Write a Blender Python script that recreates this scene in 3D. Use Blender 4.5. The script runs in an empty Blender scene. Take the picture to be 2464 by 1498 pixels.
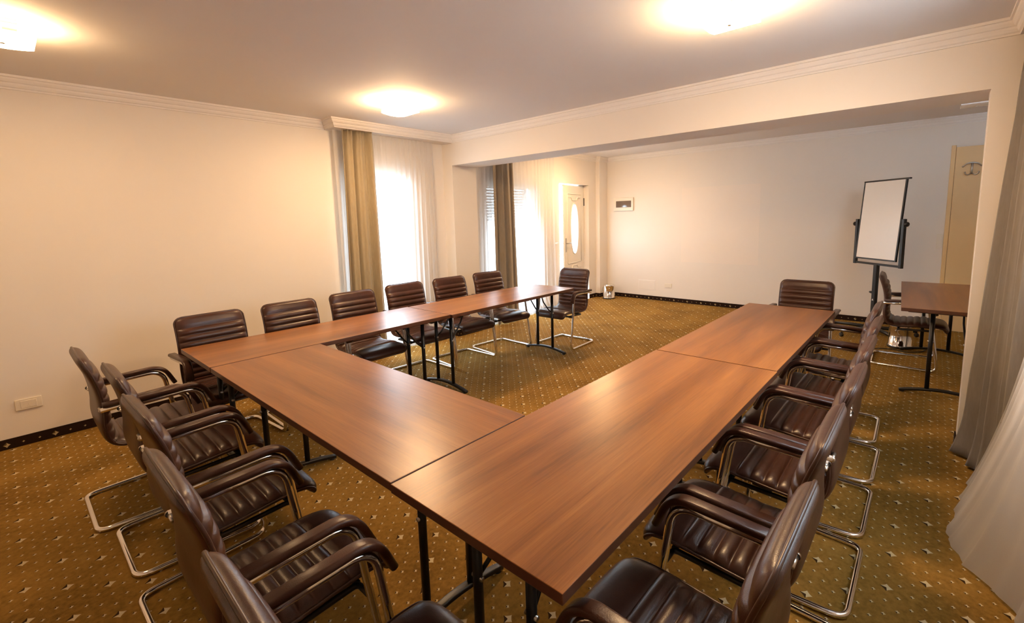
import bpy, bmesh, math, random
from mathutils import Vector, Matrix

# ------------------------------------------------------------------ camera, world, exposure
scn = bpy.context.scene
COL = scn.collection
random.seed(7)
H_CAM, YAW, PITCH, ROLL, F_PX, PPX, PPY = 1.53, 0.71586, 0.12830, -0.02346, 1111.22, 47.1, -81.56
cam_d = bpy.data.cameras.new('camera'); cam = bpy.data.objects.new('camera', cam_d); COL.objects.link(cam)
cam_d.sensor_fit = 'HORIZONTAL'; cam_d.sensor_width = 36.0
cam_d.lens = F_PX / 2464 * 36.0
cam_d.shift_x = -PPX / 2464; cam_d.shift_y = PPY / 2464
cam_d.clip_start = 0.02
_f = Vector((math.cos(YAW) * math.cos(PITCH), math.sin(YAW) * math.cos(PITCH), -math.sin(PITCH)))
_r = Vector((math.sin(YAW), -math.cos(YAW), 0)); _u = _r.cross(_f)
_r2 = _r * math.cos(ROLL) + _u * math.sin(ROLL); _u2 = -_r * math.sin(ROLL) + _u * math.cos(ROLL)
_M = Matrix((_r2, _u2, -_f)).transposed().to_4x4(); _M.translation = (0, 0, H_CAM)
cam.matrix_world = _M
scn.camera = cam
scn.view_settings.view_transform = 'Standard'; scn.view_settings.look = 'None'
scn.view_settings.gamma = 1.0; scn.view_settings.use_curve_mapping = False
scn.view_settings.exposure = 0.12
scn.cycles.use_denoising = True
scn.cycles.max_bounces = 10; scn.cycles.diffuse_bounces = 6; scn.cycles.transparent_max_bounces = 24
scn.cycles.sample_clamp_indirect = 6.0
SKY = (0.74, 0.87, 1.0); SKY_STRENGTH = 22.0
LAMP_COL = (1.0, 0.63, 0.315); LAMP_STRENGTH = 205.0
w = bpy.data.worlds.new('sky'); scn.world = w; w.use_nodes = True
_bg = w.node_tree.nodes['Background']; _bg.inputs[0].default_value = (*SKY, 1); _bg.inputs[1].default_value = SKY_STRENGTH

def portal(name, loc, rot, sx, sy):
    d = bpy.data.lights.new(name, 'AREA'); d.shape = 'RECTANGLE'; d.size = sx; d.size_y = sy
    d.cycles.is_portal = True
    o = bpy.data.objects.new(name, d); COL.objects.link(o); o.location = loc; o.rotation_euler = rot
PI = math.pi

# ------------------------------------------------------------------ room dimensions
ZC, ZCB = 2.571, 2.62          # ceiling heights, front room and back room
YL, YP = 4.832, 4.6225         # left wall, pelmet front
XB0, XB1, ZBM = 3.865, 4.268, 2.209   # beam
YR, YRP = -0.50, -0.305        # right wall, its pelmet front
XBK, XREAR = 7.71, -1.3
YR2 = -1.35
WT = 0.16

portal('window_portal_left', (2.94, YL + 0.12, 1.06), (PI / 2, 0, 0), 0.72, 2.0)
portal('window_portal_back', (5.17, YL + 0.12, 1.06), (PI / 2, 0, 0), 1.10, 2.0)
portal('door_portal', (6.76, YL + 0.19, 1.05), (PI / 2, 0, 0), 0.86, 2.06)
portal('window_portal_right', (2.275, YR - 0.10, 1.61), (-PI / 2, 0, 0), 1.35, 0.98)

# ------------------------------------------------------------------ node helpers
class N:
    def __init__(s, name):
        s.m = bpy.data.materials.new(name); s.m.use_nodes = True; s.t = s.m.node_tree
        s.b = s.t.nodes['Principled BSDF']; s.out = s.t.nodes['Material Output']
    def node(s, typ, **kw):
        n = s.t.nodes.new(typ)
        for k, v in kw.items(): setattr(n, k, v)
        return n
    def link(s, a, b): s.t.links.new(a, b)
    def put(s, sock, v):
        if isinstance(v, bpy.types.NodeSocket): s.link(v, sock)
        else: sock.default_value = v
    def math(s, op, a, b=0.0, c=None):
        n = s.node('ShaderNodeMath', operation=op); s.put(n.inputs[0], a); s.put(n.inputs[1], b)
        if c is not None: s.put(n.inputs[2], c)
        return n.outputs[0]
    def mix(s, f, a, b):
        n = s.node('ShaderNodeMix', data_type='RGBA'); s.put(n.inputs[0], f)
        for i, v in ((6, a), (7, b)):
            s.put(n.inputs[i], v if isinstance(v, bpy.types.NodeSocket) else (*v, 1))
        return n.outputs[2]
    def coord(s, which='Object'): return s.node('ShaderNodeTexCoord').outputs[which]
    def mapping(s, vec, scale=(1, 1, 1), loc=(0, 0, 0), rot=(0, 0, 0)):
        n = s.node('ShaderNodeMapping'); s.link(vec, n.inputs[0]); n.inputs['Scale'].default_value = scale
        n.inputs['Location'].default_value = loc; n.inputs['Rotation'].default_value = rot
        return n.outputs[0]
    def noise(s, vec, scale, detail=2, rough=0.5, dist=0.0):
        n = s.node('ShaderNodeTexNoise'); s.link(vec, n.inputs['Vector']); n.inputs['Scale'].default_value = scale
        n.inputs['Detail'].default_value = detail; n.inputs['Roughness'].default_value = rough
        n.inputs['Distortion'].default_value = dist
        return n.outputs[0]
    def ramp(s, f, stops):
        n = s.node('ShaderNodeValToRGB'); s.link(f, n.inputs[0]); e = n.color_ramp.elements
        while len(e) < len(stops): e.new(0.5)
        for i, (p, c) in enumerate(stops): e[i].position = p; e[i].color = (*c, 1)
        return n.outputs[0]
    def bump(s, h, strength=0.2, dist=0.01):
        n = s.node('ShaderNodeBump'); s.link(h, n.inputs['Height']); n.inputs['Strength'].default_value = strength
        n.inputs['Distance'].default_value = dist; s.link(n.outputs[0], s.b.inputs['Normal'])
    def set(s, color=None, rough=0.5, metal=0.0, spec=None, coat=None, sheen=None):
        if color is not None: s.put(s.b.inputs['Base Color'], color if isinstance(color, bpy.types.NodeSocket) else (*color, 1))
        s.put(s.b.inputs['Roughness'], rough); s.b.inputs['Metallic'].default_value = metal
        if spec is not None: s.b.inputs['Specular IOR Level'].default_value = spec
        if coat is not None: s.b.inputs['Coat Weight'].default_value = coat; s.b.inputs['Coat Roughness'].default_value = 0.18
        if sheen is not None: s.b.inputs['Sheen Weight'].default_value = sheen
        return s.m

def plain(name, color, rough=0.5, metal=0.0, spec=None, var=0.06, nscale=30.0, bump=0.0):
    n = N(name); v = n.noise(n.coord(), nscale, 3)
    dark = tuple(c * (1 - var) for c in color); lite = tuple(min(1, c * (1 + var)) for c in color)
    n.set(n.mix(v, dark, lite), rough, metal, spec)
    if bump: n.bump(n.noise(n.coord(), nscale * 6, 3), bump, 0.003)
    return n.m

def paint(name, color):
    n = N(name); c = n.coord()
    n.set(n.mix(n.noise(c, 2.5, 3), tuple(x * 0.97 for x in color), color), 0.75, 0, 0.25)
    n.bump(n.noise(c, 220, 3, 0.6), 0.12, 0.002)
    return n.m

M = {}
M['wall'] = paint('wall_paint', (0.80, 0.755, 0.70))
M['ceil'] = paint('ceiling_paint', (0.78, 0.755, 0.74))
M['trim'] = paint('cornice_paint', (0.82, 0.79, 0.76))
M['patch'] = paint('projection_paint', (0.83, 0.765, 0.70))
M['pvc'] = plain('white_pvc', (0.82, 0.80, 0.75), 0.35, var=0.02)
M['plastic'] = plain('white_plastic', (0.78, 0.73, 0.64), 0.4, var=0.02)
M['hole'] = plain('socket_hole_dark', (0.02, 0.018, 0.015), 0.6)
M['black'] = plain('black_powder_coat', (0.006, 0.006, 0.007), 0.38, 0, 0.4, bump=0.05)
M['chrome'] = plain('chrome', (0.82, 0.80, 0.78), 0.10, 1.0, var=0.02)
M['steel'] = plain('brushed_steel', (0.55, 0.53, 0.50), 0.28, 1.0)
M['dark'] = plain('dark_board', (0.010, 0.007, 0.006), 0.6)
M['smoke'] = plain('smoked_plastic', (0.13, 0.095, 0.075), 0.08, 0, 0.6)
M['board'] = plain('whiteboard_white', (0.80, 0.76, 0.71), 0.3, var=0.01)
M['doorleaf'] = plain('beige_door_laminate', (0.74, 0.51, 0.25), 0.45, var=0.03, nscale=6)
M['shutter'] = plain('grey_shutter', (0.10, 0.10, 0.11), 0.5)
M['outside'] = plain('outside_plaster', (0.55, 0.55, 0.55), 0.8)
M['lampmetal'] = plain('satin_nickel', (0.6, 0.56, 0.5), 0.3, 1.0)

def leather():
    n = N('brown_leather'); c = n.coord()
    v = n.noise(c, 9, 4, 0.6)
    n.set(n.ramp(v, [(0.3, (0.034, 0.0115, 0.0065)), (0.7, (0.062, 0.0225, 0.0130))]), 0.36, 0, 0.36)
    n.b.inputs['Coat Weight'].default_value = 0.1; n.b.inputs['Coat Roughness'].default_value = 0.22
    vo = n.node('ShaderNodeTexVoronoi'); n.link(c, vo.inputs['Vector']); vo.inputs['Scale'].default_value = 330
    wr = n.noise(c, 34, 3, 0.6)
    n.bump(n.math('ADD', n.math('MULTIPLY', vo.outputs[0], 0.3), wr), 0.16, 0.004)
    return n.m
M['leather'] = leather()
M['piping'] = plain('leather_piping', (0.045, 0.017, 0.010), 0.35)

def wood():
    n = N('walnut_laminate'); c = n.coord()
    info = n.node('ShaderNodeObjectInfo').outputs['Random']
    off = n.node('ShaderNodeVectorMath', operation='ADD'); n.link(c, off.inputs[0])
    cmb = n.node('ShaderNodeCombineXYZ'); n.link(n.math('MULTIPLY', info, 13.0), cmb.inputs[0]); n.link(n.math('MULTIPLY', info, 7.0), cmb.inputs[1])
    n.link(cmb.outputs[0], off.inputs[1]); c2 = off.outputs[0]
    broad = n.noise(n.mapping(c2, (0.55, 6.0, 1)), 1.5, 4, 0.5, 0.5)
    fine = n.noise(n.mapping(c2, (2.2, 70.0, 1)), 2.2, 5, 0.65, 0.2)
    pore = n.noise(n.mapping(c2, (9.0, 330.0, 1)), 1.0, 3, 0.6)
    v = n.math('ADD', n.math('ADD', n.math('MULTIPLY', broad, 0.58), n.math('MULTIPLY', fine, 0.32)), n.math('MULTIPLY', pore, 0.10))
    col = n.ramp(v, [(0.34, (0.132, 0.045, 0.0095)), (0.46, (0.210, 0.076, 0.0165)), (0.54, (0.255, 0.097, 0.0225)), (0.66, (0.335, 0.137, 0.035))])
    n.set(col, n.math('ADD', n.math('MULTIPLY', fine, 0.08), 0.27), 0, 0.38)
    n.bump(pore, 0.05, 0.002)
    return n.m
M['wood'] = wood()
M['edge'] = plain('table_edge_band', (0.085, 0.030, 0.014), 0.4, var=0.15)

def stars(n, x, y, D, big_r, small_r, along=None):
    """four pointed stars: returns (mask, dark side mask); along=True puts them in one row"""
    k = 1 / math.sqrt(2)
    if along:
        i = n.math('ROUND', n.math('DIVIDE', x, D)); a = n.math('SUBTRACT', x, n.math('MULTIPLY', i, D)); b = y
        big = n.math('LESS_THAN', n.math('ABSOLUTE', n.math('SUBTRACT', n.math('FLOORED_MODULO', n.math('ADD', i, 0.5), 3.0), 0.5)), 0.3)
        du = n.math('MULTIPLY', n.math('SUBTRACT', a, b), k); dv = n.math('MULTIPLY', n.math('ADD', a, b), k)
    else:
        u = n.math('MULTIPLY', n.math('SUBTRACT', x, y), k); v = n.math('MULTIPLY', n.math('ADD', x, y), k)
        u = n.math('SUBTRACT', u, (-0.09 - 3.816) * k); v = n.math('SUBTRACT', v, (-0.09 + 3.816) * k)
        iu = n.math('ROUND', n.math('DIVIDE', u, D)); iv = n.math('ROUND', n.math('DIVIDE', v, D))
        du = n.math('SUBTRACT', u, n.math('MULTIPLY', iu, D)); dv = n.math('SUBTRACT', v, n.math('MULTIPLY', iv, D))
        def m3(i): return n.math('LESS_THAN', n.math('ABSOLUTE', n.math('SUBTRACT', n.math('FLOORED_MODULO', n.math('ADD', i, 0.5), 3.0), 0.5)), 0.3)
        big = n.math('MULTIPLY', m3(iu), m3(iv))
        a = n.math('MULTIPLY', n.math('ADD', du, dv), k); b = n.math('MULTIPLY', n.math('SUBTRACT', dv, du), k)
    e = 0.80
    p = n.math('ADD', n.math('POWER', n.math('ABSOLUTE', a), e), n.math('POWER', n.math('ABSOLUTE', b), e))
    r = n.math('ADD', n.math('MULTIPLY', big, big_r ** e - small_r ** e), small_r ** e)
    mask = n.math('LESS_THAN', p, r)
    dark = n.math('LESS_THAN', du, n.math('MULTIPLY', n.math('ABSOLUTE', dv), -0.8))
    return mask, dark

def carpet():
    n = N('gold_star_carpet'); c = n.coord()
    sx = n.node('ShaderNodeSeparateXYZ'); n.link(c, sx.inputs[0]); x, y = sx.outputs[0], sx.outputs[1]
    mask, dark = stars(n, x, y, 0.0573, 0.0235, 0.0090)
    wear = n.noise(c, 2.2, 4, 0.6); pile = n.noise(c, 420, 2, 0.7); mid = n.noise(c, 45, 3, 0.6)
    base = n.ramp(n.math('ADD', n.math('MULTIPLY', wear, 0.55), n.math('MULTIPLY', mid, 0.45)),
                  [(0.34, (0.165, 0.086, 0.016)), (0.50, (0.29, 0.158, 0.031)), (0.66, (0.375, 0.210, 0.045))])
    base = n.mix(n.math('MULTIPLY', pile, 0.45), base, (0.085, 0.043, 0.008))
    star = n.mix(dark, (0.56, 0.46, 0.28), (0.035, 0.016, 0.005))
    n.set(n.mix(mask, base, star), 0.95, 0, 0.1)
    n.bump(pile, 0.5, 0.006)
    return n.m
M['carpet'] = carpet()

def skirting(name, axis):
    n = N(name); c = n.coord()
    sx = n.node('ShaderNodeSeparateXYZ'); n.link(c, sx.inputs[0])
    x = n.math('ADD', sx.outputs[axis], 0.115 if axis == 0 else -0.02); z = n.math('SUBTRACT', sx.outputs[2], 0.033)
    mask, dark = stars(n, x, z, 0.080, 0.020, 0.0085, True)
    pile = n.noise(c, 420, 2, 0.7)
    base = n.mix(pile, (0.010, 0.005, 0.004), (0.028, 0.014, 0.010))
    n.set(n.mix(mask, base, n.mix(dark, (0.42, 0.33, 0.17), (0.10, 0.07, 0.03))), 0.95, 0, 0.1)
    return n.m
M['skirtx'] = skirting('brown_star_skirting_x', 0); M['skirty'] = skirting('brown_star_skirting_y', 1)

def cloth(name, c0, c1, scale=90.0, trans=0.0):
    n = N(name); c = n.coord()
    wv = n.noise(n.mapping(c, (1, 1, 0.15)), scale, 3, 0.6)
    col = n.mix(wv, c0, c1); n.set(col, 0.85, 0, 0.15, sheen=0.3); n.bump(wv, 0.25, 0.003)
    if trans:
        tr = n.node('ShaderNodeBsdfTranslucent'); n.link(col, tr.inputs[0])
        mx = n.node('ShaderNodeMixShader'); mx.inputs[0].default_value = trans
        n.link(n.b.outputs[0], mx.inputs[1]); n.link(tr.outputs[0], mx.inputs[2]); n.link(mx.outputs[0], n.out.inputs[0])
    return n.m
M['drape'] = cloth('taupe_drape', (0.31, 0.25, 0.155), (0.43, 0.355, 0.235), trans=0.12)
M['drape_grey'] = cloth('grey_taupe_drape', (0.26, 0.212, 0.155), (0.36, 0.30, 0.225), trans=0.12)
M['drape_dim'] = cloth('dimmed_grey_taupe_drape', (0.17, 0.148, 0.125), (0.24, 0.212, 0.18), trans=0.10)  # grey taupe cloth darkened in colour, partly for the vignetted right edge

def sheer():
    n = N('white_voile'); c = n.coord()
    d = n.node('ShaderNodeBsdfDiffuse'); d.inputs[0].default_value = (0.86, 0.84, 0.82, 1)
    tl = n.node('ShaderNodeBsdfTranslucent'); tl.inputs[0].default_value = (0.88, 0.88, 0.89, 1)
    m1 = n.node('ShaderNodeMixShader'); m1.inputs[0].default_value = 0.66
    n.link(d.outputs[0], m1.inputs[1]); n.link(tl.outputs[0], m1.inputs[2])
    tp = n.node('ShaderNodeBsdfTransparent'); m2 = n.node('ShaderNodeMixShader')
    lw = n.node('ShaderNodeLayerWeight'); lw.inputs[0].default_value = 0.35
    f = n.math('SUBTRACT', 0.17, n.math('MULTIPLY', lw.outputs['Facing'], 0.11))
    f = n.math('ADD', f, n.math('MULTIPLY', n.noise(c, 300, 2), 0.06))
    n.link(f, m2.inputs[0]); n.link(m1.outputs[0], m2.inputs[1]); n.link(tp.outputs[0], m2.inputs[2])
    n.link(m2.outputs[0], n.out.inputs[0])
    return n.m
M['sheer'] = sheer()

def pane():
    n = N('window_glass')
    tp = n.node('ShaderNodeBsdfTransparent'); tp.inputs[0].default_value = (0.96, 0.98, 0.98, 1)
    gl = n.node('ShaderNodeBsdfGlossy'); gl.inputs['Roughness'].default_value = 0.02
    lw = n.node('ShaderNodeLayerWeight'); lw.inputs[0].default_value = 0.5; fac = n.math('MULTIPLY_ADD', n.math('POWER', lw.outputs['Facing'], 5.0), 0.6, 0.03)
    mx = n.node('ShaderNodeMixShader'); n.link(fac, mx.inputs[0]); n.link(tp.outputs[0], mx.inputs[1]); n.link(gl.outputs[0], mx.inputs[2])
    n.link(mx.outputs[0], n.out.inputs[0]); return n.m
M['pane'] = pane()

def frosted(name, strength, col):
    n = N(name); v = n.noise(n.coord(), 40, 2)
    n.set(n.mix(v, (0.85, 0.82, 0.76), (0.9, 0.87, 0.82)), 0.25)
    n.b.inputs['Emission Color'].default_value = (*col, 1); n.b.inputs['Emission Strength'].default_value = strength
    return n.m
M['lampglass_off'] = frosted('unlit_frosted_glass', 0.0, (1, 1, 1))

# ------------------------------------------------------------------ mesh helpers
def smooth_path(pts, rad, seg=7):
    """round the corners of a polyline; rad is a number or one per inner point"""
    P = [Vector(p) for p in pts]; out = [P[0]]
    for i in range(1, len(P) - 1):
        r = rad[i - 1] if isinstance(rad, (list, tuple)) else rad
        a, b, c = P[i - 1], P[i], P[i + 1]; d1 = (a - b).normalized(); d2 = (c - b).normalized()
        ang = d1.angle(d2)
        if r <= 0 or ang > PI - 0.02: out.append(b); continue
        t = min(r / math.tan(ang / 2), (a - b).length * 0.49, (c - b).length * 0.49)
        p0, p1 = b + d1 * t, b + d2 * t
        for k in range(seg + 1):
            s = k / seg; out.append(p0 * (1 - s) ** 2 + b * 2 * s * (1 - s) + p1 * s * s)
    out.append(P[-1]); return out

class MB:
    def __init__(s): s.v = []; s.f = []; s.mi = []; s.smooth = []
    def add(s, verts, faces, mi=0, smooth=False):
        o = len(s.v); s.v += [tuple(x) for x in verts]
        for f in faces: s.f.append(tuple(i + o for i in f)); s.mi.append(mi); s.smooth.append(smooth)
        return s
    def box(s, x0, x1, y0, y1, z0, z1, bev=0.0, mi=0, mtop=None):
        if bev <= 0:
            v = [(x, y, z) for z in (z0, z1) for y in (y0, y1) for x in (x0, x1)]
            f = [(0, 2, 3, 1), (4, 5, 7, 6), (0, 1, 5, 4), (2, 6, 7, 3), (0, 4, 6, 2), (1, 3, 7, 5)]
            for i, q in enumerate(f): s.add(v, [q], (mtop if (mtop is not None and i == 1) else mi))
            return s
        bm = bmesh.new(); bmesh.ops.create_cube(bm, size=1)
        for q in bm.verts: q.co = ((x0 + x1) / 2 + q.co.x * (x1 - x0), (y0 + y1) / 2 + q.co.y * (y1 - y0), (z0 + z1) / 2 + q.co.z * (z1 - z0))
        bmesh.ops.bevel(bm, geom=bm.edges[:], offset=bev, segments=2, affect='EDGES', profile=0.5)
        bm.normal_update(); bm.verts.index_update()
        v = [q.co.copy() for q in bm.verts]
        for fc in bm.faces:
            top = mtop is not None and fc.normal.z > 0.5
            s.f.append(tuple(q.index + len(s.v) for q in fc.verts)); s.mi.append(mtop if top else mi); s.smooth.append(False)
        s.v += [tuple(q) for q in v]; bm.free(); return s
    def tube(s, path, r, n=12, caps=True, mi=0, closed=False, scale=None):
        P = [Vector(p) for p in path]; m = len(P); T = []
        for i in range(m):
            a = P[i - 1] if (i > 0 or closed) else P[i]; b = P[(i + 1) % m] if (i < m - 1 or closed) else P[i]
            T.append((b - a).normalized())
        ref = Vector((0, 0, 1)) if abs(T[0].z) < 0.9 else Vector((1, 0, 0))
        nrm = (ref - T[0] * ref.dot(T[0])).normalized(); V = []; F = []
        for i in range(m):
            nrm = (nrm - T[i] * nrm.dot(T[i])).normalized(); bn = T[i].cross(nrm)
            rr = r * (scale[i] if scale else 1)
            for k in range(n):
                a = 2 * PI * k / n; V.append(P[i] + nrm * math.cos(a) * rr + bn * math.sin(a) * rr)
        for i in range(m if closed else m - 1):
            j = (i + 1) % m
            for k in range(n):
                l = (k + 1) % n; F.append((i * n + k, i * n + l, j * n + l, j * n + k))
        if caps and not closed: F.append(tuple(range(n - 1, -1, -1))); F.append(tuple((m - 1) * n + k for k in range(n)))
        return s.add(V, F, mi, True)
    def sweep(s, path, section, side, caps=True, mi=0, smooth=True):
        """section = [(a, b)...]: a along the fixed side vector, b along path normal"""
        P = [Vector(p) for p in path]; m = len(P); S = Vector(side).normalized(); n = len(section); V = []; F = []
        for i in range(m):
            t = (P[min(i + 1, m - 1)] - P[max(i - 1, 0)]).normalized(); nn = t.cross(S).normalized()
            for a, b in section: V.append(P[i] + S * a + nn * b)
        for i in range(m - 1):
            for k in range(n):
                l = (k + 1) % n; F.append((i * n + k, i * n + l, (i + 1) * n + l, (i + 1) * n + k))
        if caps: F.append(tuple(range(n - 1, -1, -1))); F.append(tuple((m - 1) * n + k for k in range(n)))
        return s.add(V, F, mi, smooth)
    def lathe(s, prof, cx=0, cy=0, n=32, mi=0, axis='z', c=(0, 0, 0)):
        V = []; F = []
        for (r, z) in prof:
            for k in range(n):
                a = 2 * PI * k / n
                if axis == 'z': V.append((cx + r * math.cos(a), cy + r * math.sin(a), z))
                elif axis == 'y': V.append((c[0] + r * math.cos(a), c[1] + z, c[2] + r * math.sin(a)))
                else: V.append((c[0] + z, c[1] + r * math.cos(a), c[2] + r * math.sin(a)))
        for i in range(len(prof) - 1):
            for k in range(n):
                l = (k + 1) % n; F.append((i * n + k, i * n + l, (i + 1) * n + l, (i + 1) * n + k))
        return s.add(V, F, mi, True)
    def grid(s, fn, nu, nv, mi=0, smooth=True):
        V = [fn(i / nu, j / nv) for j in range(nv + 1) for i in range(nu + 1)]
        F = [(j * (nu + 1) + i, j * (nu + 1) + i + 1, (j + 1) * (nu + 1) + i + 1, (j + 1) * (nu + 1) + i) for j in range(nv) for i in range(nu)]
        return s.add(V, F, mi, smooth)
    def xform(s, mat):
        s.v = [tuple(mat @ Vector(p)) for p in s.v]; return s
    def build(s, name, mats, parent=None, fix=True, merge=False):
        if not isinstance(mats, (list, tuple)): mats = [mats]
        me = bpy.data.meshes.new(name); me.from_pydata(s.v, [], s.f)
        for m in mats: me.materials.append(m)
        for p, i, sm in zip(me.polygons, s.mi, s.smooth): p.material_index = i; p.use_smooth = sm
        if fix or merge:
            bm = bmesh.new(); bm.from_mesh(me)
            if merge: bmesh.ops.remove_doubles(bm, verts=bm.verts[:], dist=1e-5)
            if fix: bmesh.ops.recalc_face_normals(bm, faces=bm.faces[:])
            bm.to_mesh(me); bm.free()
        me.update()
        o = bpy.data.objects.new(name, me); COL.objects.link(o)
        if parent: o.parent = parent
        return o

def tag(o, label, cat, group=None, kind=None):
    o['label'] = label; o['category'] = cat
    if group: o['group'] = group
    if kind: o['kind'] = kind
    return o
def thing(name, label, cat, loc=(0, 0, 0), rz=0, group=None):
    o = bpy.data.objects.new(name, None); COL.objects.link(o); o.empty_display_size = 0.1
    o.location = loc; o.rotation_euler = (0, 0, rz); return tag(o, label, cat, group)
def struct(name, mb, m, label=None, cat=None, parent=None, **kw):
    o = mb.build(name, m, parent, **kw)
    if parent is None:
        o['kind'] = 'structure'
        tag(o, label or name.replace('_', ' '), cat or 'wall')
    return o
def dup(root, loc, rz, label, group=None):
    r = root.copy(); COL.objects.link(r); r.location = loc; r.rotation_euler = (0, 0, rz); r['label'] = label
    if group: r['group'] = group
    for ch in list(root.children):
        c = ch.copy(); COL.objects.link(c); c.parent = r
        for g in list(ch.children):
            d = g.copy(); COL.objects.link(d); d.parent = c
    return r

# ------------------------------------------------------------------ room shell
mb = MB(); mb.add([(XREAR, YR - 0.02, 0), (XB1, YR - 0.02, 0), (XB1, YR2, 0), (XBK, YR2, 0), (XBK, YL + 0.0, 0), (XREAR, YL, 0)], [(0, 1, 2, 3, 4, 5)])
struct('floor', mb, M['carpet'], 'gold brown carpet floor patterned with small pale stars', 'floor')
mb = MB().box(XREAR, XB0 + 0.1, YRP - 0.25, YL, ZC, ZC + 0.15)
struct('ceiling', mb, M['ceil'], 'plain white ceiling of the front room', 'ceiling')
mb = MB().box(XB0 + 0.1, XBK, YR2, YL, ZCB, ZCB + 0.12)
struct('ceiling_back', mb, M['ceil'], 'plain ceiling of the back area beyond the beam', 'ceiling')

def holed_wall_x(y0, y1, xa, xb, zt, holes):
    """wall running along X between y0,y1 with rectangular holes (x0,x1,z0,z1)"""
    m = MB(); xs = xa
    for (a, b, z0, z1) in sorted(holes):
        m.box(xs, a, y0, y1, 0, zt)
        if z0 > 0: m.box(a, b, y0, y1, 0, z0)
        m.box(a, b, y0, y1, z1, zt); xs = b
    m.box(xs, xb, y0, y1, 0, zt); return m
W1 = (2.58, 3.30, 0.06, 2.06); W2 = (4.62, 5.72, 0.06, 2.05); DR = (6.318, 7.205, 0.0, 2.10); W3 = (1.60, 2.95, 1.12, 2.10)
struct('wall_left', holed_wall_x(YL, YL + WT, XREAR, XBK + 0.2, ZCB + 0.1, [W1, W2, DR]), M['wall'], 'long cream wall with two curtained windows and an ajar door', 'wall')
struct('wall_right', holed_wall_x(YR - WT, YR, XREAR, XB0, ZC + 0.1, [W3]), M['wall'], 'wall behind the curtains at the right edge', 'wall')
struct('wall_back', MB().box(XBK, XBK + 0.2, YR2 - 0.2, YL + WT, 0, ZCB + 0.1), M['wall'], 'cream far wall with fuse box and sockets', 'wall')
struct('wall_rear', MB().box(XREAR - 0.2, XREAR, YR - WT, YL + WT, 0, ZC + 0.1), M['wall'], 'wall behind the camera', 'wall')
struct('wall_back_right', MB().box(XB1 - 0.3, XBK + 0.2, YR2 - 0.2, YR2, 0, ZCB + 0.1), M['wall'], 'side wall of the back area', 'wall')
m = MB().box(XB0, XB1, YR, YL, ZBM, ZC + 0.13); struct('beam', m, M['wall'], 'deep cream ceiling beam crossing the room', 'beam')
m = MB().box(XB0, XB1, 4.648, YL, 0, ZBM); struct('pilaster', m, M['wall'], 'cream pilaster under the left end of the beam', 'pillar')
m = MB().box(XB0, 3.99, YR2, -0.2009, 0, ZBM).box(3.99, XB1, YR2, -.27, 0, ZBM); struct('pier', m, M['wall'], 'cream pier under the right end of the beam', 'pillar')
m = MB().box(7.44, XBK, 4.745, YL, 0, ZCB); struct('column', m, M['wall'], 'narrow boxed column in the far left corner', 'pillar')
m = MB().box(2.35, XB0, YP, YL, 2.482, ZC); struct('pelmet_left', m, M['wall'], 'dropped pelmet box over the left curtain', 'pelmet')
m = MB().box(XREAR, XB0, YR, YRP, 2.482, ZC); struct('pelmet_right', m, M['wall'], 'dropped pelmet box over the right curtains', 'pelmet')

CORN = [(0, -.09), (.010, -.09), (.010, -.079), (.019, -.073), (.026, -.060), (.028, -.048), (.036, -.044), (.046, -.030), (.050, -.018), (.060, -.016), (.060, 0), (0, 0)]
def cornice(path, z, inside):
    """path in plan, inside = +1 if the room lies to the left of the path, -1 right"""
    P = [Vector((p[0], p[1])) for p in path]; V = []; F = []; n = len(CORN)
    for i, p in enumerate(P):
        ns = []
        if i > 0: d = (p - P[i - 1]).normalized(); ns.append(Vector((-d.y, d.x)) * inside)
        if i < len(P) - 1: d = (P[i + 1] - p).normalized(); ns.append(Vector((-d.y, d.x)) * inside)
        if len(ns) == 2: b = (ns[0] + ns[1]); b = b / b.dot(ns[0])
        else: b = ns[0]
        for d, h in CORN: q = p + b * d; V.append((q.x, q.y, z + h))
    for i in range(len(P) - 1):
        for k in range(n):
            l = (k + 1) % n; F.append((i * n + k, i * n + l, (i + 1) * n + l, (i + 1) * n + k))
    F.append(tuple(range(n))); F.append(tuple((len(P) - 1) * n + k for k in range(n)))
    return MB().add(V, F)
struct('trim_1', cornice([(XREAR, YL), (2.35, YL), (2.35, YP), (XB0, YP), (XB0, YRP), (XREAR, YRP)], ZC, -1), M['trim'], 'moulded white cornice around the front ceiling', 'cornice')
struct('trim_2', cornice([(XB1, YL), (7.44, YL), (7.44, 4.745), (XBK, 4.745), (XBK, YR2)], ZCB, -1), M['trim'], 'moulded cornice around the back area ceiling', 'cornice')
# carpet skirting
def skirt(name, mb, m): struct(name, mb, m, 'dark brown carpet skirting with pale stars, ' + name.split('_')[1] + ' side', 'baseboard')
HB = 0.072
m = MB().box(XREAR, XB0, YL - 0.009, YL, 0, HB).box(XB1, DR[0], YL - 0.009, YL, 0, HB).box(DR[1], 7.44, YL - 0.009, YL, 0, HB).box(XB0, XB1, 4.639, 4.648, 0, HB).box(7.44, XBK, 4.736, 4.745, 0, HB)
skirt('baseboard_left', m, M['skirtx'])
m = MB().box(XBK - 0.009, XBK, YR2, 4.736, 0, HB).box(7.431, 7.44, 4.736, YL - 0.009, 0, HB); skirt('baseboard_back', m, M['skirty'])
m = MB().box(XB0 - 0.009, XB0, YR, -0.2009, 0, HB).box(XB0 - 0.009, XB0, 4.648, YL - 0.009, 0, HB); skirt('baseboard_right', m, M['skirty'])
m = MB().box(XB0, 3.99, -0.2009, -0.192, 0, HB).box(XREAR, XB0, YR, YR + 0.009, 0, HB); skirt('baseboard_pier', m, M['skirtx'])
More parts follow.
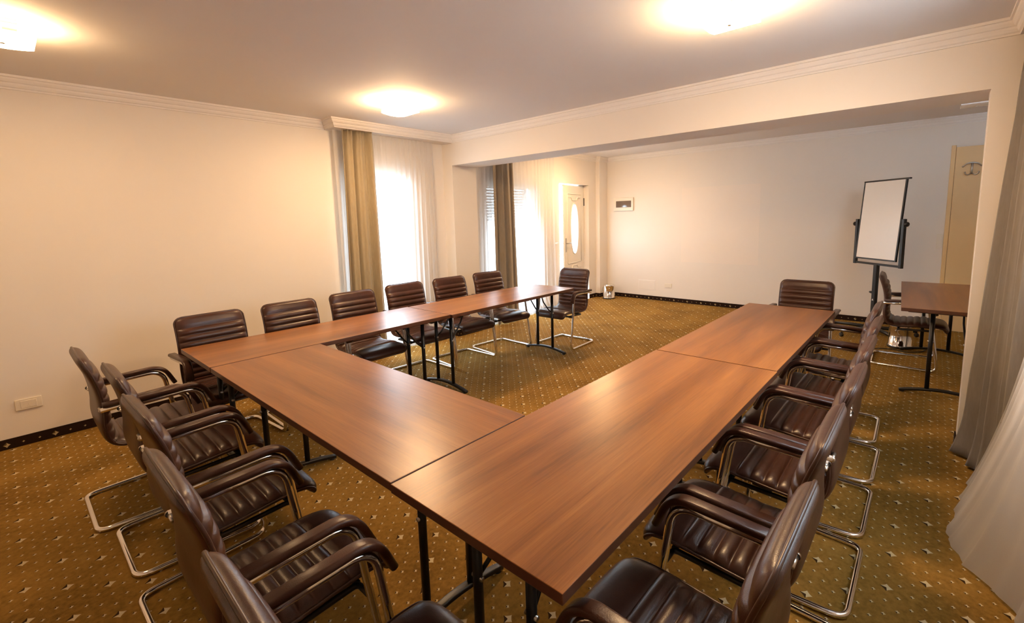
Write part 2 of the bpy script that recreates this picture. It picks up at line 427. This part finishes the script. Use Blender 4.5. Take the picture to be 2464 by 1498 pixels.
# ground outside so that doors and windows stand on something
struct('ground', MB().box(-2, 9.5, YL + WT, YL + 4, -0.3, -0.02), M['outside'], 'pale paving outside the door', 'ground')

# ------------------------------------------------------------------ windows
def window(name, hole, y, sgn, label, mullions):
    x0, x1, z0, z1 = hole; yc = y + sgn * 0.09; fw = 0.065
    fr = MB()
    fr.box(x0, x0 + fw, yc - .03, yc + .03, z0, z1, .006).box(x1 - fw, x1, yc - .03, yc + .03, z0, z1, .006)
    fr.box(x0 + fw, x1 - fw, yc - .03, yc + .03, z0, z0 + .10, .006).box(x0 + fw, x1 - fw, yc - .03, yc + .03, z1 - fw, z1, .006)
    for mx in mullions: fr.box(mx - .05, mx + .05, yc - .03, yc + .03, z0 + .1, z1 - fw, .006)
    o = struct(name, fr, M['pvc'], label, 'window')
    struct('pane', MB().box(x0 + fw, x1 - fw, yc - .004, yc + .004, z0 + .1, z1 - fw), M['pane'], parent=o)
    return o
window('window_1', W1, YL, 1, 'tall window behind the white voile left of the pilaster', [])
window('window_2', W2, YL, 1, 'tall window behind the voile between pilaster and door', [5.17])
window('window_3', W3, YR, -1, 'window behind the voile at the right edge', [2.275])
sh = thing('roller_shutter', 'half lowered grey roller shutter outside the far window', 'shutter', (5.14, YL + WT + .03, 0))
m = MB()
for k in range(13): m.box(-.47, .47, -.008, .008, 1.50 + k * .043, 1.50 + k * .043 + .038, .004)
m.build('slat_curtain', M['shutter'], sh)
MB().box(-.53, -.48, -.03, .03, 0.0, 2.06, .004).box(.48, .53, -.03, .03, 0.0, 2.06, .004).build('guide_rail', M['shutter'], sh)

# ------------------------------------------------------------------ exterior door, ajar
door = thing('door_1', 'white panelled entrance door with oval glass, standing ajar', 'door', (7.198, YL + .125, 0), math.radians(180 - (-12)))
door['kind'] = 'structure'
LW, DH = 0.86, 2.075
m = MB()
def oval(cx, cz, a, b, n=48): return [(cx + a * math.copysign(abs(math.cos(t)) ** .87, math.cos(t)), cz + b * math.copysign(abs(math.sin(t)) ** .87, math.sin(t))) for t in [2 * PI * k / n for k in range(n)]]
cx, cz, oa, ob = LW / 2, 1.32, 0.145, 0.43
cor = [math.atan2(z - cz, x - cx) for x, z in ((0, .01), (LW, .01), (0, DH), (LW, DH))]
angs = sorted([a for a in [-PI + 2 * PI * k / 56 + .01 for k in range(56)] if min(abs(a - c) for c in cor) > .03] + cor); n = len(angs); ov = []; rect = []
for t in angs:
    dx, dz = math.cos(t), math.sin(t); e = 1 / ((abs(dx) / oa) ** 2.3 + (abs(dz) / ob) ** 2.3) ** (1 / 2.3); ov.append((cx + dx * e, cz + dz * e))
    k = min((LW / 2) / abs(dx) if abs(dx) > 1e-6 else 9e9, ((DH - cz) if dz > 0 else (cz - .01)) / abs(dz) if abs(dz) > 1e-6 else 9e9)
    rect.append((cx + dx * k, cz + dz * k))
DT = .014
for yy, flip in ((-DT, 0), (DT, 1)):
    V = [(x, yy, z) for x, z in ov] + [(x, yy, z) for x, z in rect]
    m.add(V, [(i, (i + 1) % n, n + (i + 1) % n, n + i) for i in range(n)])
V = [(x, -DT, z) for x, z in ov] + [(x, DT, z) for x, z in ov]; m.add(V, [(i, (i + 1) % n, n + (i + 1) % n, n + i) for i in range(n)])
V = [(x, -DT, z) for x, z in rect] + [(x, DT, z) for x, z in rect]; m.add(V, [(i, (i + 1) % n, n + (i + 1) % n, n + i) for i in range(n)])
m.build('door_leaf', M['pvc'], door)
m = MB()
for s in (-1, 1):
    m.tube([(x, s * .016, z) for x, z in oval(cx, cz, oa + .014, ob + .014)], .011, 8, closed=True)
    def rectmould(x0, x1, z0, z1):
        m.tube(smooth_path([(x0, s * .016, z0), (x1, s * .016, z0), (x1, s * .016, z1), (x0, s * .016, z1), (x0, s * .016, z0 + .001)], .02, 3), .009, 8)
    rectmould(.13, LW - .13, .16, .55); rectmould(.13, LW - .13, .72, 1.93)
    m.tube(smooth_path([(.18, s * .016, 1.87), (.30, s * .016, 1.87), (.33, s * .016, 1.82), (.53, s * .016, 1.82), (.56, s * .016, 1.87), (.68, s * .016, 1.87)], .04, 5), .009, 8)
    m.tube(smooth_path([(.18, s * .016, .62), (.30, s * .016, .62), (.33, s * .016, .67), (.53, s * .016, .67), (.56, s * .016, .62), (.68, s * .016, .62)], .04, 5), .009, 8)
m.build('panel_moulding', M['pvc'], door)
MB().add([(x, 0, z) for x, z in ov], [tuple(range(n))]).build('oval_glass', M['pane'], door)
m = MB()
for s in (-1, 1):
    m.box(LW - .075, LW - .04, s * .018 - .006, s * .018 + .006, .93, 1.17, .004)
    m.tube(smooth_path([(LW - .058, s * .022, 1.08), (LW - .058, s * .065, 1.08), (LW - .19, s * .065, 1.08)], .02, 4), .009, 10)
m.build('handle', M['steel'], door)
for zz in (1.80, 0.3): MB().tube([(-.012, .020, zz - .07), (-.012, .020, zz + .07)], .016, 10).build('hinge', M['black'], door)
m = MB().box(DR[0], DR[0] + .045, YL + .08, YL + .155, 0, DR[3], .005).box(DR[1] - .02, DR[1], YL + .135, YL + .158, 0, DR[3], .005).box(DR[0] + .045, DR[1] - .02, YL + .11, YL + .155, DR[3] - .03, DR[3], .005)
struct('trim_3', m, M['pvc'], 'white frame of the entrance door', 'door frame')

# beige inner door in the far wall with an over-door hook
d2 = thing('door_2', 'beige flush inner door in the far wall right of the flipchart', 'door', (XBK, -.105, 0)); d2['kind'] = 'structure'
MB().box(-.03, -.002, -.93, -.045, 0.005, 2.255, .003).build('door_leaf', M['doorleaf'], d2)
MB().box(-.018, -.0, -.042, 0.0, 0, 2.28, .003).box(-.018, 0, -.975, -.933, 0, 2.28, .003).build('door_frame', M['doorleaf'], d2)
hk = thing('coat_hook', 'grey metal anchor shaped double coat hook on beige door', 'hook', (XBK - .035, -.300, 2.0))
m = MB()
m.tube(smooth_path([(0, -.085, .015), (-.012, -.05, .05), (-.012, 0, .062), (-.012, .05, .05), (0, .085, .015)], .04, 5), .009, 8)
m.tube([(-.008, 0, .062), (-.008, 0, -.075)], .010, 8)
m.build('hook_plate', M['steel'], hk)
for s in (-1, 1):
    MB().tube(smooth_path([(-.008, 0, -.06), (-.03, s * .03, -.085), (-.05, s * .055, -.075), (-.052, s * .06, -.045)], .02, 5), .007, 8).build('hook', M['steel'], hk)

# ------------------------------------------------------------------ small wall fittings
def socket_plate(loc, rz, label, w, h):
    t = thing('wall_socket', label, 'socket', loc, rz)
    MB().box(-w / 2, w / 2, -.011, 0, -h / 2, h / 2, .003).build('cover_plate', M['plastic'], t)
    m = MB().box(-w * .30, w * .30, -.014, -.010, -h * .34, h * .34, .002).build('socket_insert', M['plastic'], t)
    for s in (-1, 1):
        c = s * w * .15
        MB().lathe([(.0, .004), (.0165, .004), (.0185, -.001), (.0195, -.0005)], n=24, axis='y', c=(c, -.0143, 0)).build('outlet_cup', M['plastic'], t)
        mm = MB()
        for dx, dz in ((-.009, .002), (.009, .002), (0, -.013)): mm.lathe([(0, -.0008), (.0032, -.0008)], n=10, axis='y', c=(c + dx, -.0108, dz))
        mm.build('pin_holes', M['hole'], t)
    return t
socket_plate((.020, YL, .2965), 0, 'white double wall socket low on the left wall', .134, .078)
socket_plate((XBK, 3.495, .283), -PI / 2, 'white double wall socket low on the far wall', .134, .078)
t = thing('light_switch', 'white light switch on wall left of the entrance door', 'switch', (6.15, YL, 1.115))
MB().box(-.05, .05, -.011, 0, -.04, .04, .003).build('cover_plate', M['plastic'], t)
MB().box(-.025, .025, -.016, -.010, -.028, .028, .002).build('rocker', M['plastic'], t)
MB().tube(smooth_path([(-.09, -.012, -.02), (-.09, -.03, -.02), (.07, -.03, -.012)], .008, 3), .006, 8).build('lever', M['steel'], t)
t = thing('light_switch', 'light switch beside the beige inner door', 'switch', (XBK, -.07, 1.12), -PI / 2)
MB().box(-.03, .03, -.010, 0, -.09, .09, .003).build('cover_plate', M['plastic'], t)
MB().box(-.018, .018, -.014, -.009, -.07, .07, .002).build('rocker', M['plastic'], t)
t = thing('fuse_box', 'white fuse box with smoked brown window on the far wall', 'fuse box', (XBK, 4.386, 1.74), -PI / 2)
MB().box(-.205, .205, -.028, 0, -.121, .121, .006).build('housing', M['plastic'], t)
MB().box(-.150, .165, -.034, -.027, -.055, .062, .004).build('lid', M['smoke'], t)
m = MB()
for k in range(9): m.box(-.12 + k * .028, -.12 + k * .028 + .02, -.0345, -.0338, -.02, .035)
m.build('breakers', M['smoke'], t)
t = thing('access_panel', 'flush white access hatch low on the far wall', 'hatch', (XBK, 3.91, .262), -PI / 2)
MB().box(-.155, .155, -.006, 0, -.083, .083, .002).build('cover', M['wall'], t)
MB().box(-.168, .168, -.003, 0, -.096, .096, .001).build('frame', M['trim'], t)
struct('trim_4', MB().box(XBK - .0012, XBK, 2.03, 3.27, .715, 1.97), M['patch'], 'faint square of smoother paint on the far wall', 'paint patch')

# ------------------------------------------------------------------ ceiling lamps
def lamp(loc, label, lit=True, rz=0.0, glow=1.0, group='square glass ceiling lamps'):
    t = thing('ceiling_lamp', label, 'lamp', loc, rz, group)
    MB().box(-.06, .06, -.06, .06, -.022, 0, .003).build('base_plate', M['lampmetal'], t)
    MB().tube([(0, 0, -.02), (0, 0, -.08)], .007, 10).build('stem', M['lampmetal'], t)
    m = MB(); R = .115
    def top(u, v): x = (u - .5) * 2 * R; y = (v - .5) * 2 * R; return (x, y, -.078 + .9 * (x * x) )
    def bot(u, v): x, y, z = top(u, v); return (x, y, z - .026)
    m.grid(top, 10, 4, 1); m.grid(bot, 10, 4)
    for k in range(10):
        for v in (0, 1): m.add([top(k / 10, v), top((k + 1) / 10, v), bot((k + 1) / 10, v), bot(k / 10, v)], [(0, 1, 2, 3)])
    for k in range(4):
        for u in (0, 1): m.add([top(u, k / 4), top(u, (k + 1) / 4), bot(u, (k + 1) / 4), bot(u, k / 4)], [(0, 1, 2, 3)])
    m.build('glass_shade', [frosted('lit_frosted_glass', LAMP_STRENGTH * glow, LAMP_COL), frosted('lit_frosted_glass_back', LAMP_STRENGTH * glow * .28, LAMP_COL)] if lit else [M['lampglass_off']] * 2, t, merge=True)
    MB().lathe([(0, -.111), (.010, -.110), (.010, -.102), (0, -.102)], n=16).build('finial', M['lampmetal'], t)
    return t
lamp((2.52, .84, ZC), 'lit square ceiling lamp above the right row of tables')
lamp((2.46, 3.63, ZC), 'lit square ceiling lamp above the left row of tables')
lamp((.13, 3.60, ZC), 'lit square ceiling lamp above the left foreground chairs', glow=.42)
lamp((6.03, 3.83, ZCB), 'lit square ceiling lamp beyond the beam near the door', glow=1.1)
lamp((6.36, -.24, ZCB - .012), 'unlit square glass ceiling lamp beyond the beam at the right', lit=False)

# ------------------------------------------------------------------ chairs
def catmull(pts, n):
    P = [Vector((p[0], 0, p[1])) for p in pts]; P = [P[0] * 2 - P[1]] + P + [P[-1] * 2 - P[-2]]; dense = []
    for i in range(1, len(P) - 2):
        for k in range(24):
            t = k / 24; a, b, c, d = P[i - 1:i + 3]
            dense.append(0.5 * ((2 * b) + (c - a) * t + (2 * a - 5 * b + 4 * c - d) * t * t + (3 * b - a - 3 * c + d) * t ** 3))
    dense.append(P[-2]); L = [0]
    for i in range(1, len(dense)): L.append(L[-1] + (dense[i] - dense[i - 1]).length)
    return dense, L
PROF = [(.552, .368), (.545, .398), (.515, .418), (.44, .424), (.35, .418), (.26, .410), (.18, .407), (.128, .420), (.096, .458), (.084, .53), (.088, .61), (.084, .69), (.066, .78), (.028, .892)]
DEN, LEN = catmull(PROF, 0); STOT = LEN[-1]
def at_s(s):
    s = max(0, min(STOT, s)); lo, hi = 0, len(LEN) - 1
    while hi - lo > 1:
        mid = (lo + hi) // 2
        if LEN[mid] <= s: lo = mid
        else: hi = mid
    t = (s - LEN[lo]) / max(1e-9, LEN[hi] - LEN[lo]); p = DEN[lo].lerp(DEN[hi], t)
    a = DEN[max(0, lo - 1)]; b = DEN[min(len(DEN) - 1, hi + 1)]; tg = (b - a).normalized()
    return p, Vector((tg.z, 0, -tg.x))   # normal on the sitting side
S_BEND = next(LEN[i] for i in range(len(DEN)) if DEN[i].x < .110 and DEN[i].z > .435)
FRONT, RIB_S, HEAD, RIB_B = .165, .052, .088, .0455
def rib(s):
    if s < FRONT: return .45 * min(1, (FRONT - s) / .03) ** .5 if s > FRONT - .03 else .45
    if s < S_BEND: u = ((s - FRONT) / RIB_S) % 1.0
    elif s < STOT - HEAD: u = ((STOT - HEAD - s) / RIB_B) % 1.0
    else:
        d = s - (STOT - HEAD); return .6 * min(1, d / .03) ** .5
    return abs(math.sin(PI * u)) ** .42
def shell(s0, s1, r0, r1):
    """closed upholstered slab between arc lengths; r0/r1 = rounded ends"""
    m = MB(); hw, R = .217, .050; NS, NU = int((s1 - s0) / .0042), 22
    def half(s):
        h = hw
        if r0: d = s - s0; h = min(h, hw - R + math.sqrt(max(0, R * R - max(0, R - d) ** 2)))
        if r1: d = s1 - s; h = min(h, hw - R + math.sqrt(max(0, R * R - max(0, R - d) ** 2)))
        return h
    def fade(s, k):
        f = 1.0
        if r0: f *= math.sqrt(max(0, 1 - (1 - min(1, (s - s0) / k)) ** 2))
        if r1: f *= math.sqrt(max(0, 1 - (1 - min(1, (s1 - s) / k)) ** 2))
        return f
    def warp(v):   # denser stations at rounded ends
        return v
    def pos(u, v, front):
        s = s0 + (s1 - s0) * v; p, nn = at_s(s); q = u * 2 - 1; q = math.copysign(1 - (1 - abs(q)) ** 1.35, q)
        e = math.sqrt(max(0, 1 - abs(q) ** 7)); crown = 1 - .18 * q * q
        if front: off = .021 * e * fade(s, .03) * crown + .017 * rib(s) * fade(s, .03) * max(0, 1 - abs(q) ** 10)
        else: off = -.019 * e * fade(s, .025)
        return tuple(p + Vector((0, q * half(s), 0)) + nn * off)
    m.grid(lambda u, v: pos(u, v, True), NU, NS); m.grid(lambda u, v: pos(u, v, False), NU, NS)
    edge = []
    for side in (-1, 1):
        row = []
        for k in range(NS + 1):
            s = s0 + (s1 - s0) * k / NS; p, nn = at_s(s); row.append(p + Vector((0, side * half(s), 0)) + nn * .002)
        edge.append(row)
    if r1: path = edge[0] + edge[1][::-1]
    else: path = edge[0][::-1] + edge[1]
    path = [p for i, p in enumerate(path) if i == 0 or (p - path[i - 1]).length > 1e-4]
    return m, path
RRECT = lambda w, h, r, n=4: [(sx * (w / 2 - r) + r * math.cos(a), sy * (h / 2 - r) + r * math.sin(a))
        for (sx, sy, a0) in ((1, 1, 0), (-1, 1, PI / 2), (-1, -1, PI), (1, -1, 1.5 * PI)) for a in [a0 + PI / 2 * k / n for k in range(n + 1)]]

def make_chair(label):
    t = thing('conference_chair', label, 'chair')
    tr = .0125
    half = lambda s: [(.072, s * .256, .630), (.415, s * .256, .643), (.505, s * .268, tr), (0.0, s * .247, tr)]
    full = half(1) + half(-1)[::-1]
    path = smooth_path(full, [.085, .055, .06, .06, .055, .085], 8)
    MB().tube(path, tr, 12).build('frame', M['chrome'], t)
    m, e = shell(0, S_BEND, True, False); st = m.build('seat', M['leather'], t, merge=True)
    MB().tube(e, .0055, 8).build('piping', M['piping'], st)
    m, e = shell(S_BEND, STOT, False, True); bk = m.build('backrest', M['leather'], t, merge=True)
    MB().tube(e, .0055, 8).build('piping', M['piping'], bk)
    for s in (-1, 1):
        ap = smooth_path([(.082, s * .256, .6535), (.418, s * .256, .6675), (.474, s * .264, .545)], [.095], 10)
        ap[-1] = Vector((.4715, s * .264, .548))
        sec = RRECT(.047, .023, .010)
        MB().sweep(ap, sec, (0, 1, 0)).build('armrest', M['leather'], t)
        m = MB().tube([(.074, s * .257, .630), (.074, s * .206, .630)], .0065, 10)
        m.lathe([(0, s * .2655), (.006, s * .265), (.0105, s * .262), (.0105, s * .255)], n=14, axis='y', c=(.074, 0, .630))
        m.build('back_bolt', M['steel'], t)
    m = MB()
    for x, z in ((.448, .383), (.20, .371)): m.tube([(x, -.19, z), (x, .19, z)], .011, 10)
    for s in (-1, 1):
        m.tube(smooth_path([(.450, s * .258, .381), (.450, s * .19, .381), (.20, s * .19, .371)], .02, 4), .010, 10)
    m.build('seat_support', M['black'], t)
    return t
CH = make_chair('')
G_C, G_R, G_L = 'chairs along the near end table', 'chairs along the right table row', 'chairs along the left table row'
pos = ['first', 'second', 'third', 'fourth', 'fifth', 'sixth']
def chair(i, x, y, rz, label, group):
    global CH
    if not CH['label']:
        CH.location = (x, y, 0); CH.rotation_euler = (0, 0, rz); CH['label'] = label
        if group: CH['group'] = group
        return CH
    return dup(CH, (x, y, 0), rz, label, group)
CL = ['brown ribbed chair seen from behind, nearest the left wall socket',
      'brown chair seen from behind, second from the left wall at the end table',
      'brown chair seen from behind, middle of the five at the end table',
      'brown chair seen from behind, fourth from the left wall at the end table',
      'brown chair at the bottom left, closest to the near table corner']
for i, (x, y, a) in enumerate([(.170, 3.325, 0), (.235, 2.775, 0), (.225, 2.14, 1), (.185, 1.51, 0), (.165, .86, -1)]):
    chair(i, x, y, math.radians(a), CL[i], G_C)
RL = ['brown chair at the bottom right, nearest the camera on the right row',
      'second brown chair from the camera along the right table row',
      'third brown chair from the camera along the right table row',
      'fourth brown chair from the camera along the right table row',
      'fifth brown chair from the camera along the right table row',
      'farthest brown chair of the right row, in front of the flipchart foot']
for i, (x, y, a) in enumerate([(1.03, .142, 90), (1.604, .157, 90), (2.166, .150, 90), (2.727, .160, 90), (3.288, .170, 90), (3.85, .205, 91)]):
    chair(i, x, y, math.radians(a), RL[i], G_R)
LL = ['brown ribbed chair at the left corner of the table row',
      'brown chair against the bare left wall, second along the row',
      'brown chair in front of the hanging taupe curtain',
      'brown chair in front of the white voile of the first window',
      'brown chair in front of the pilaster under the beam',
      'brown chair in front of the grey curtain beyond the pilaster']
for i, (x, y, a) in enumerate([(.955, 4.0, -88), (1.518, 4.02, -88), (2.09, 4.06, -90), (2.69, 4.12, -92), (3.258, 4.10, -93), (3.845, 4.095, -95)]):
    chair(i, x, y, math.radians(a), LL[i], G_L)
chair(0, 4.69, 3.33, math.radians(180), 'brown armchair at the far end of the left table row, side of door', None)
chair(0, 4.90, .85, math.radians(180), 'brown chair facing us at the far end of the right table row', None)
chair(0, 5.85, .40, math.radians(-88), 'brown chair in profile at the separate back table', None)

# ------------------------------------------------------------------ tables
def make_table(label, c, rz, L, Wd, group='folding tables set in a U'):
    t = thing('folding_table', label, 'table', (c[0], c[1], 0), rz, group)
    MB().box(-L / 2 + .0015, L / 2 - .0015, -Wd / 2 + .0015, Wd / 2 - .0015, .711, .74, .0022, 1, 0).build('tabletop', [M['wood'], M['edge']], t)
    fl = Wd / 2 - .03
    for e in (-1, 1):
        X = e * (L / 2 - .145)
        arch = [(X, -fl + 2 * fl * k / 24, .014 + .040 * (1 - (abs(2 * k / 24 - 1)) ** 1.8)) for k in range(25)]
        f = MB().sweep(arch, RRECT(.036, .022, .007), (1, 0, 0)).build('foot', M['black'], t)
        for s in (-1, 1):
            MB().lathe([(0, 0), (.016, 0), (.017, .008), (.012, .012)], X, s * (fl - .02), 14).build('glide', M['dark'], f)
        for s in (-1, 1):
            MB().tube([(X, s * .108, .05), (X, s * .108, .695)], .0155, 14).build('leg', M['black'], t)
            br = smooth_path([(X, s * .108, .455), (X - e * .05, s * .098, .50), (X - e * .13, s * .09, .60), (X - e * .17, s * .09, .695)], .06, 5)
            b = MB().tube(br, .0075, 8).build('brace', M['black'], t)
            MB().lathe([(0, -.021), (.008, -.021), (.008, .021), (0, .021)], n=10, axis='y', c=(X, s * .108, .455)).build('bolt', M['steel'], b)
        m = MB().box(X - .018, X + .018, -fl + .02, fl - .02, .685, .711, .003); m.build('crossbar', M['black'], t)
        MB().box(X - e * .17 - .02, X - e * .17 + .02, -.12, .12, .692, .711, .002).build('brace_bracket', M['black'], t)
    return t
make_table('near table on the left row, at the left wall corner', (1.5615, 3.3305), 0.0, 1.722, .622)
make_table('far table on the left row, nearest the entrance door', (3.300, 3.316), 0.0, 1.746, .628)
make_table('near end table with five chairs, joining the two rows', (1.0115, 2.105), PI / 2, 1.812, .622)
make_table('near table on the right row, its corner towards the camera', (1.589, .868), 0.0, 1.785, .656)
make_table('far table on the right row, ending at the facing chair', (3.392, .8685), 0.0, 1.812, .648)
make_table('separate table at the right behind the pier', (5.635, -.122), math.radians(2.4), 1.765, .63, None)

# ------------------------------------------------------------------ flipchart
fx, fy = 7.0, .485
fc = thing('flipchart_stand', 'white flipchart board on a black wheeled stand', 'flipchart', (fx, fy, 0), math.atan2(.435, .43))
# local x axis runs along the board's width (near right edge -> far left edge); local +y faces the viewer
BW = .61
m = MB().box(-BW / 2, BW / 2, -.008, .008, 0, .96)
T = Matrix.Translation((0, .04, .925)) @ Matrix.Rotation(math.radians(4), 4, 'X')
bd = MB().box(-BW / 2 + .015, BW / 2 - .015, .0, .010, .016, .945).xform(T).build('board', M['board'], fc)
m = MB().box(-BW / 2, -BW / 2 + .018, -.008, .014, 0, .96, .003).box(BW / 2 - .018, BW / 2, -.008, .014, 0, .96, .003).box(-BW / 2 + .018, BW / 2 - .018, -.008, .014, 0, .018, .003).box(-BW / 2 - .04, BW / 2, -.008, .016, .944, .962, .003)
m.xform(T).build('board_frame', M['black'], fc)
for s in (-1, 1):
    MB().box(s * (BW / 2 + .032) - .019, s * (BW / 2 + .032) + .019, -.005, .032, .855, 1.42, .005).build('yoke_arm', M['black'], fc)
    MB().lathe([(0, 0), (.022, .001), (.027, .012), (.027, .028), (.020, .036), (0, .037)], n=18, axis='x', c=(s * (BW / 2 + .05), .014, 1.36)).xform(Matrix.Identity(4)).build('knob', M['black'], fc) if s > 0 else \
    MB().lathe([(0, 0), (.022, -.001), (.027, -.012), (.027, -.028), (.020, -.036), (0, -.037)], n=18, axis='x', c=(-(BW / 2 + .05), .014, 1.36)).build('knob', M['black'], fc)
MB().box(-BW / 2 - .03, BW / 2 + .03, -.002, .026, .860, .885, .004).build('tray_bar', M['black'], fc)
MB().box(-.026, .026, -.010, .034, .08, .87, .006).build('pole', M['black'], fc)
m = MB().lathe([(0, .0), (.012, .0), (.016, .03), (.012, .055), (0, .056)], n=14, axis='x', c=(.02, .012, .52)); m.build('height_knob', M['black'], fc)
MB().add([(-.014, .0348, .425), (.014, .0348, .425), (0, .0348, .450)], [(0, 1, 2)]).build('warning_sticker', M['board'], fc)
MB().lathe([(0, .05), (.04, .05), (.045, .09), (.03, .11), (0, .11)], 0, .012, 20).build('hub', M['black'], fc)
for k in range(5):
    a = 2 * PI * k / 5 + .42; dx, dy = math.cos(a), math.sin(a)
    lg = MB().tube([(dx * .03, .012 + dy * .03, .085), (dx * .25, .012 + dy * .25, .082), (dx * .44, .012 + dy * .44, .066)], .021, 10, scale=[1.1, 1, .75]).build('base_leg', M['black'], fc)
    c = MB().lathe([(0, -.012), (.024, -.012), (.026, 0), (.024, .012), (0, .012)], n=18, axis='y', c=(dx * .44, .012 + dy * .44, .026)); c.tube([(dx * .44, .012 + dy * .44, .04), (dx * .44, .012 + dy * .44, .075)], .008, 8)
    c.build('caster', M['dark'], lg)

# ------------------------------------------------------------------ pedal bins
def bin_(loc, label, rz):
    t = thing('pedal_bin', label, 'bin', loc, rz, 'chrome pedal bins')
    MB().lathe([(0, .004), (.107, .004), (.112, .012), (.112, .03), (.106, .034), (.106, .235), (.109, .24)], n=40).build('body', M['chrome'], t)
    MB().lathe([(.111, .238), (.112, .252), (.100, .268), (.06, .278), (0, .281)], n=40).build('lid', M['chrome'], t)
    MB().lathe([(.108, .0), (.115, .001), (.115, .016), (.108, .018)], n=40).build('base_ring', M['dark'], t)
    MB().box(.10, .15, -.025, .025, .008, .020, .004).build('pedal', M['dark'], t)
    MB().tube(smooth_path([(0, -.107, .21), (-.05, -.135, .16), (-.05, -.135, .12)], .03, 4), .004, 8).build('carry_handle', M['steel'], t)
    MB().lathe([(0, 0), (.008, 0), (.010, .006), (.006, .012), (0, .013)], n=12, axis='x', c=(.104, .0, .20)).build('rivet', M['steel'], t)
    return t
bin_((7.41, 4.53, 0), 'chrome pedal bin in the far left corner', math.radians(215))
bin_((6.50, .20, 0), 'chrome pedal bin under the separate back table', math.radians(160))
# loose cable on the carpet
t = thing('power_cable', 'black power cable with plug on carpet by the back table', 'cable', (6.3, .25, 0))
m = MB().tube(smooth_path([(-.12, .16, .016), (-.02, .12, .006), (.02, .0, .006), (-.05, -.12, .006), (.08, -.25, .006), (.30, -.30, .006)], .08, 6), .005, 8); m.build('cord', M['dark'], t)
MB().tube([(-.19, .185, .018), (-.15, .172, .018), (-.12, .16, .016)], .017, 12, scale=[1, 1, .5]).build('plug', M['black'], t)

# ------------------------------------------------------------------ curtains
def curtain(name, label, cat, mat, x0t, x1t, x0b, x1b, y, z0, z1, folds, amp, yb=None, nz=40, nx=220, seed=0, puddle=0.0, thick=0.0, sgn=-1, gather=0.0, flare=None, group=None):
    rnd = random.Random(seed); ph = [rnd.uniform(0, 6.28) for _ in range(6)]; yb = y if yb is None else yb
    def f(u, v):
        s = v                                            # 0 top, 1 bottom
        x = (x0t + (x1t - x0t) * u) * (1 - s) + (x0b + (x1b - x0b) * u) * s
        a = amp * (0.55 + 0.45 * s) * (1 + .35 * math.sin(2.3 * u * 6.28 + ph[0]))
        w = u + .010 * math.sin(3 * s + ph[1] + 9 * u)
        wave = (1.6 * (1 - 2 * abs(math.sin(PI * folds * w + ph[2])) ** .8) if thick else math.sin(2 * PI * folds * w + ph[2])) + .35 * math.sin(2 * PI * folds * 2.3 * w + ph[3] + s) + .25 * math.sin(2 * PI * folds * .43 * w + ph[4])
        yy = y + (yb - y) * s + a * wave
        if gather and s < .06: yy += gather * (1 - s / .06) * math.sin(2 * PI * folds * 3.1 * w + ph[5])
        z = z1 + (z0 - z1) * s
        if flare:
            dx, dy, dz = flare(u, s); x += dx; yy += dy; z += dz
        if puddle and s > .9:
            k = (s - .9) / .1; yy += sgn * puddle * k * k * (.6 + .4 * math.sin(11 * u + ph[1])); z = max(.006 + .012 * abs(math.sin(31 * u + ph[0])), z)
        return (x, yy, z)
    m = MB().grid(f, nx, nz); o = m.build(name, mat, fix=False)
    if thick:
        md = o.modifiers.new('thickness', 'SOLIDIFY'); md.thickness = thick; md.offset = 0
    tag(o, label, cat, group); return o
curtain('drape', 'taupe curtain hanging beside the first window', 'curtain', M['drape'], 2.44, 2.79, 2.40, 2.80, 4.685, .02, 2.482, 3.0, .030, seed=3, thick=.003, gather=.012, puddle=.03)
curtain('voile', 'white voile over the first window left of the pilaster', 'curtain', M['sheer'], 2.39, 3.66, 2.39, 3.64, 4.765, .01, 2.482, 17, .009, seed=5, puddle=.12, yb=4.745)
curtain('drape', 'grey taupe curtain just beyond the pilaster', 'curtain', M['drape_grey'], 4.60, 5.01, 4.58, 5.05, 4.685, .02, 2.53, 3.2, .030, seed=9, thick=.003, gather=.012, puddle=.03)
curtain('voile', 'white voile over the far window beside the door', 'curtain', M['sheer'], 4.36, 6.10, 4.36, 6.08, 4.765, .01, 2.53, 21, .009, seed=12, puddle=.14, yb=4.745)
def fd(u, s): return (0, .115 * s * u ** 1.6, 0)
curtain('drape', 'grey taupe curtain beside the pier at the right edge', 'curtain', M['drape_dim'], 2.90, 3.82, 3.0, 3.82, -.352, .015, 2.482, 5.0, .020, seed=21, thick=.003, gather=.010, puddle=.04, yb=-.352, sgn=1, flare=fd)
HEM = [(0, .5, -.372), (.62, 2.0, -.365), (.74, 2.36, -.34), (.80, 2.56, -.205), (.86, 2.74, -.145), (.93, 3.08, -.195), (1.0, 3.42, -.255)]
def fl(u, s):
    k = max(0, (s - .5) / .5) ** 1.6; i = 0
    while i < len(HEM) - 2 and u > HEM[i + 1][0]: i += 1
    a, b = HEM[i], HEM[i + 1]; t = (u - a[0]) / (b[0] - a[0]); t = t * t * (3 - 2 * t) * .5 + t * .5
    return ((a[1] + (b[1] - a[1]) * t - (.5 + 2.38 * u)) * k, (a[2] + (b[2] - a[2]) * t + .375) * k, 0)
curtain('voile', 'white voile billowing onto the carpet at the right edge', 'curtain', M['sheer'], .50, 2.88, .50, 2.88, -.375, .01, 2.482, 24, .008, seed=31, puddle=.02, yb=-.375, sgn=1, flare=fl, nz=60, nx=300)
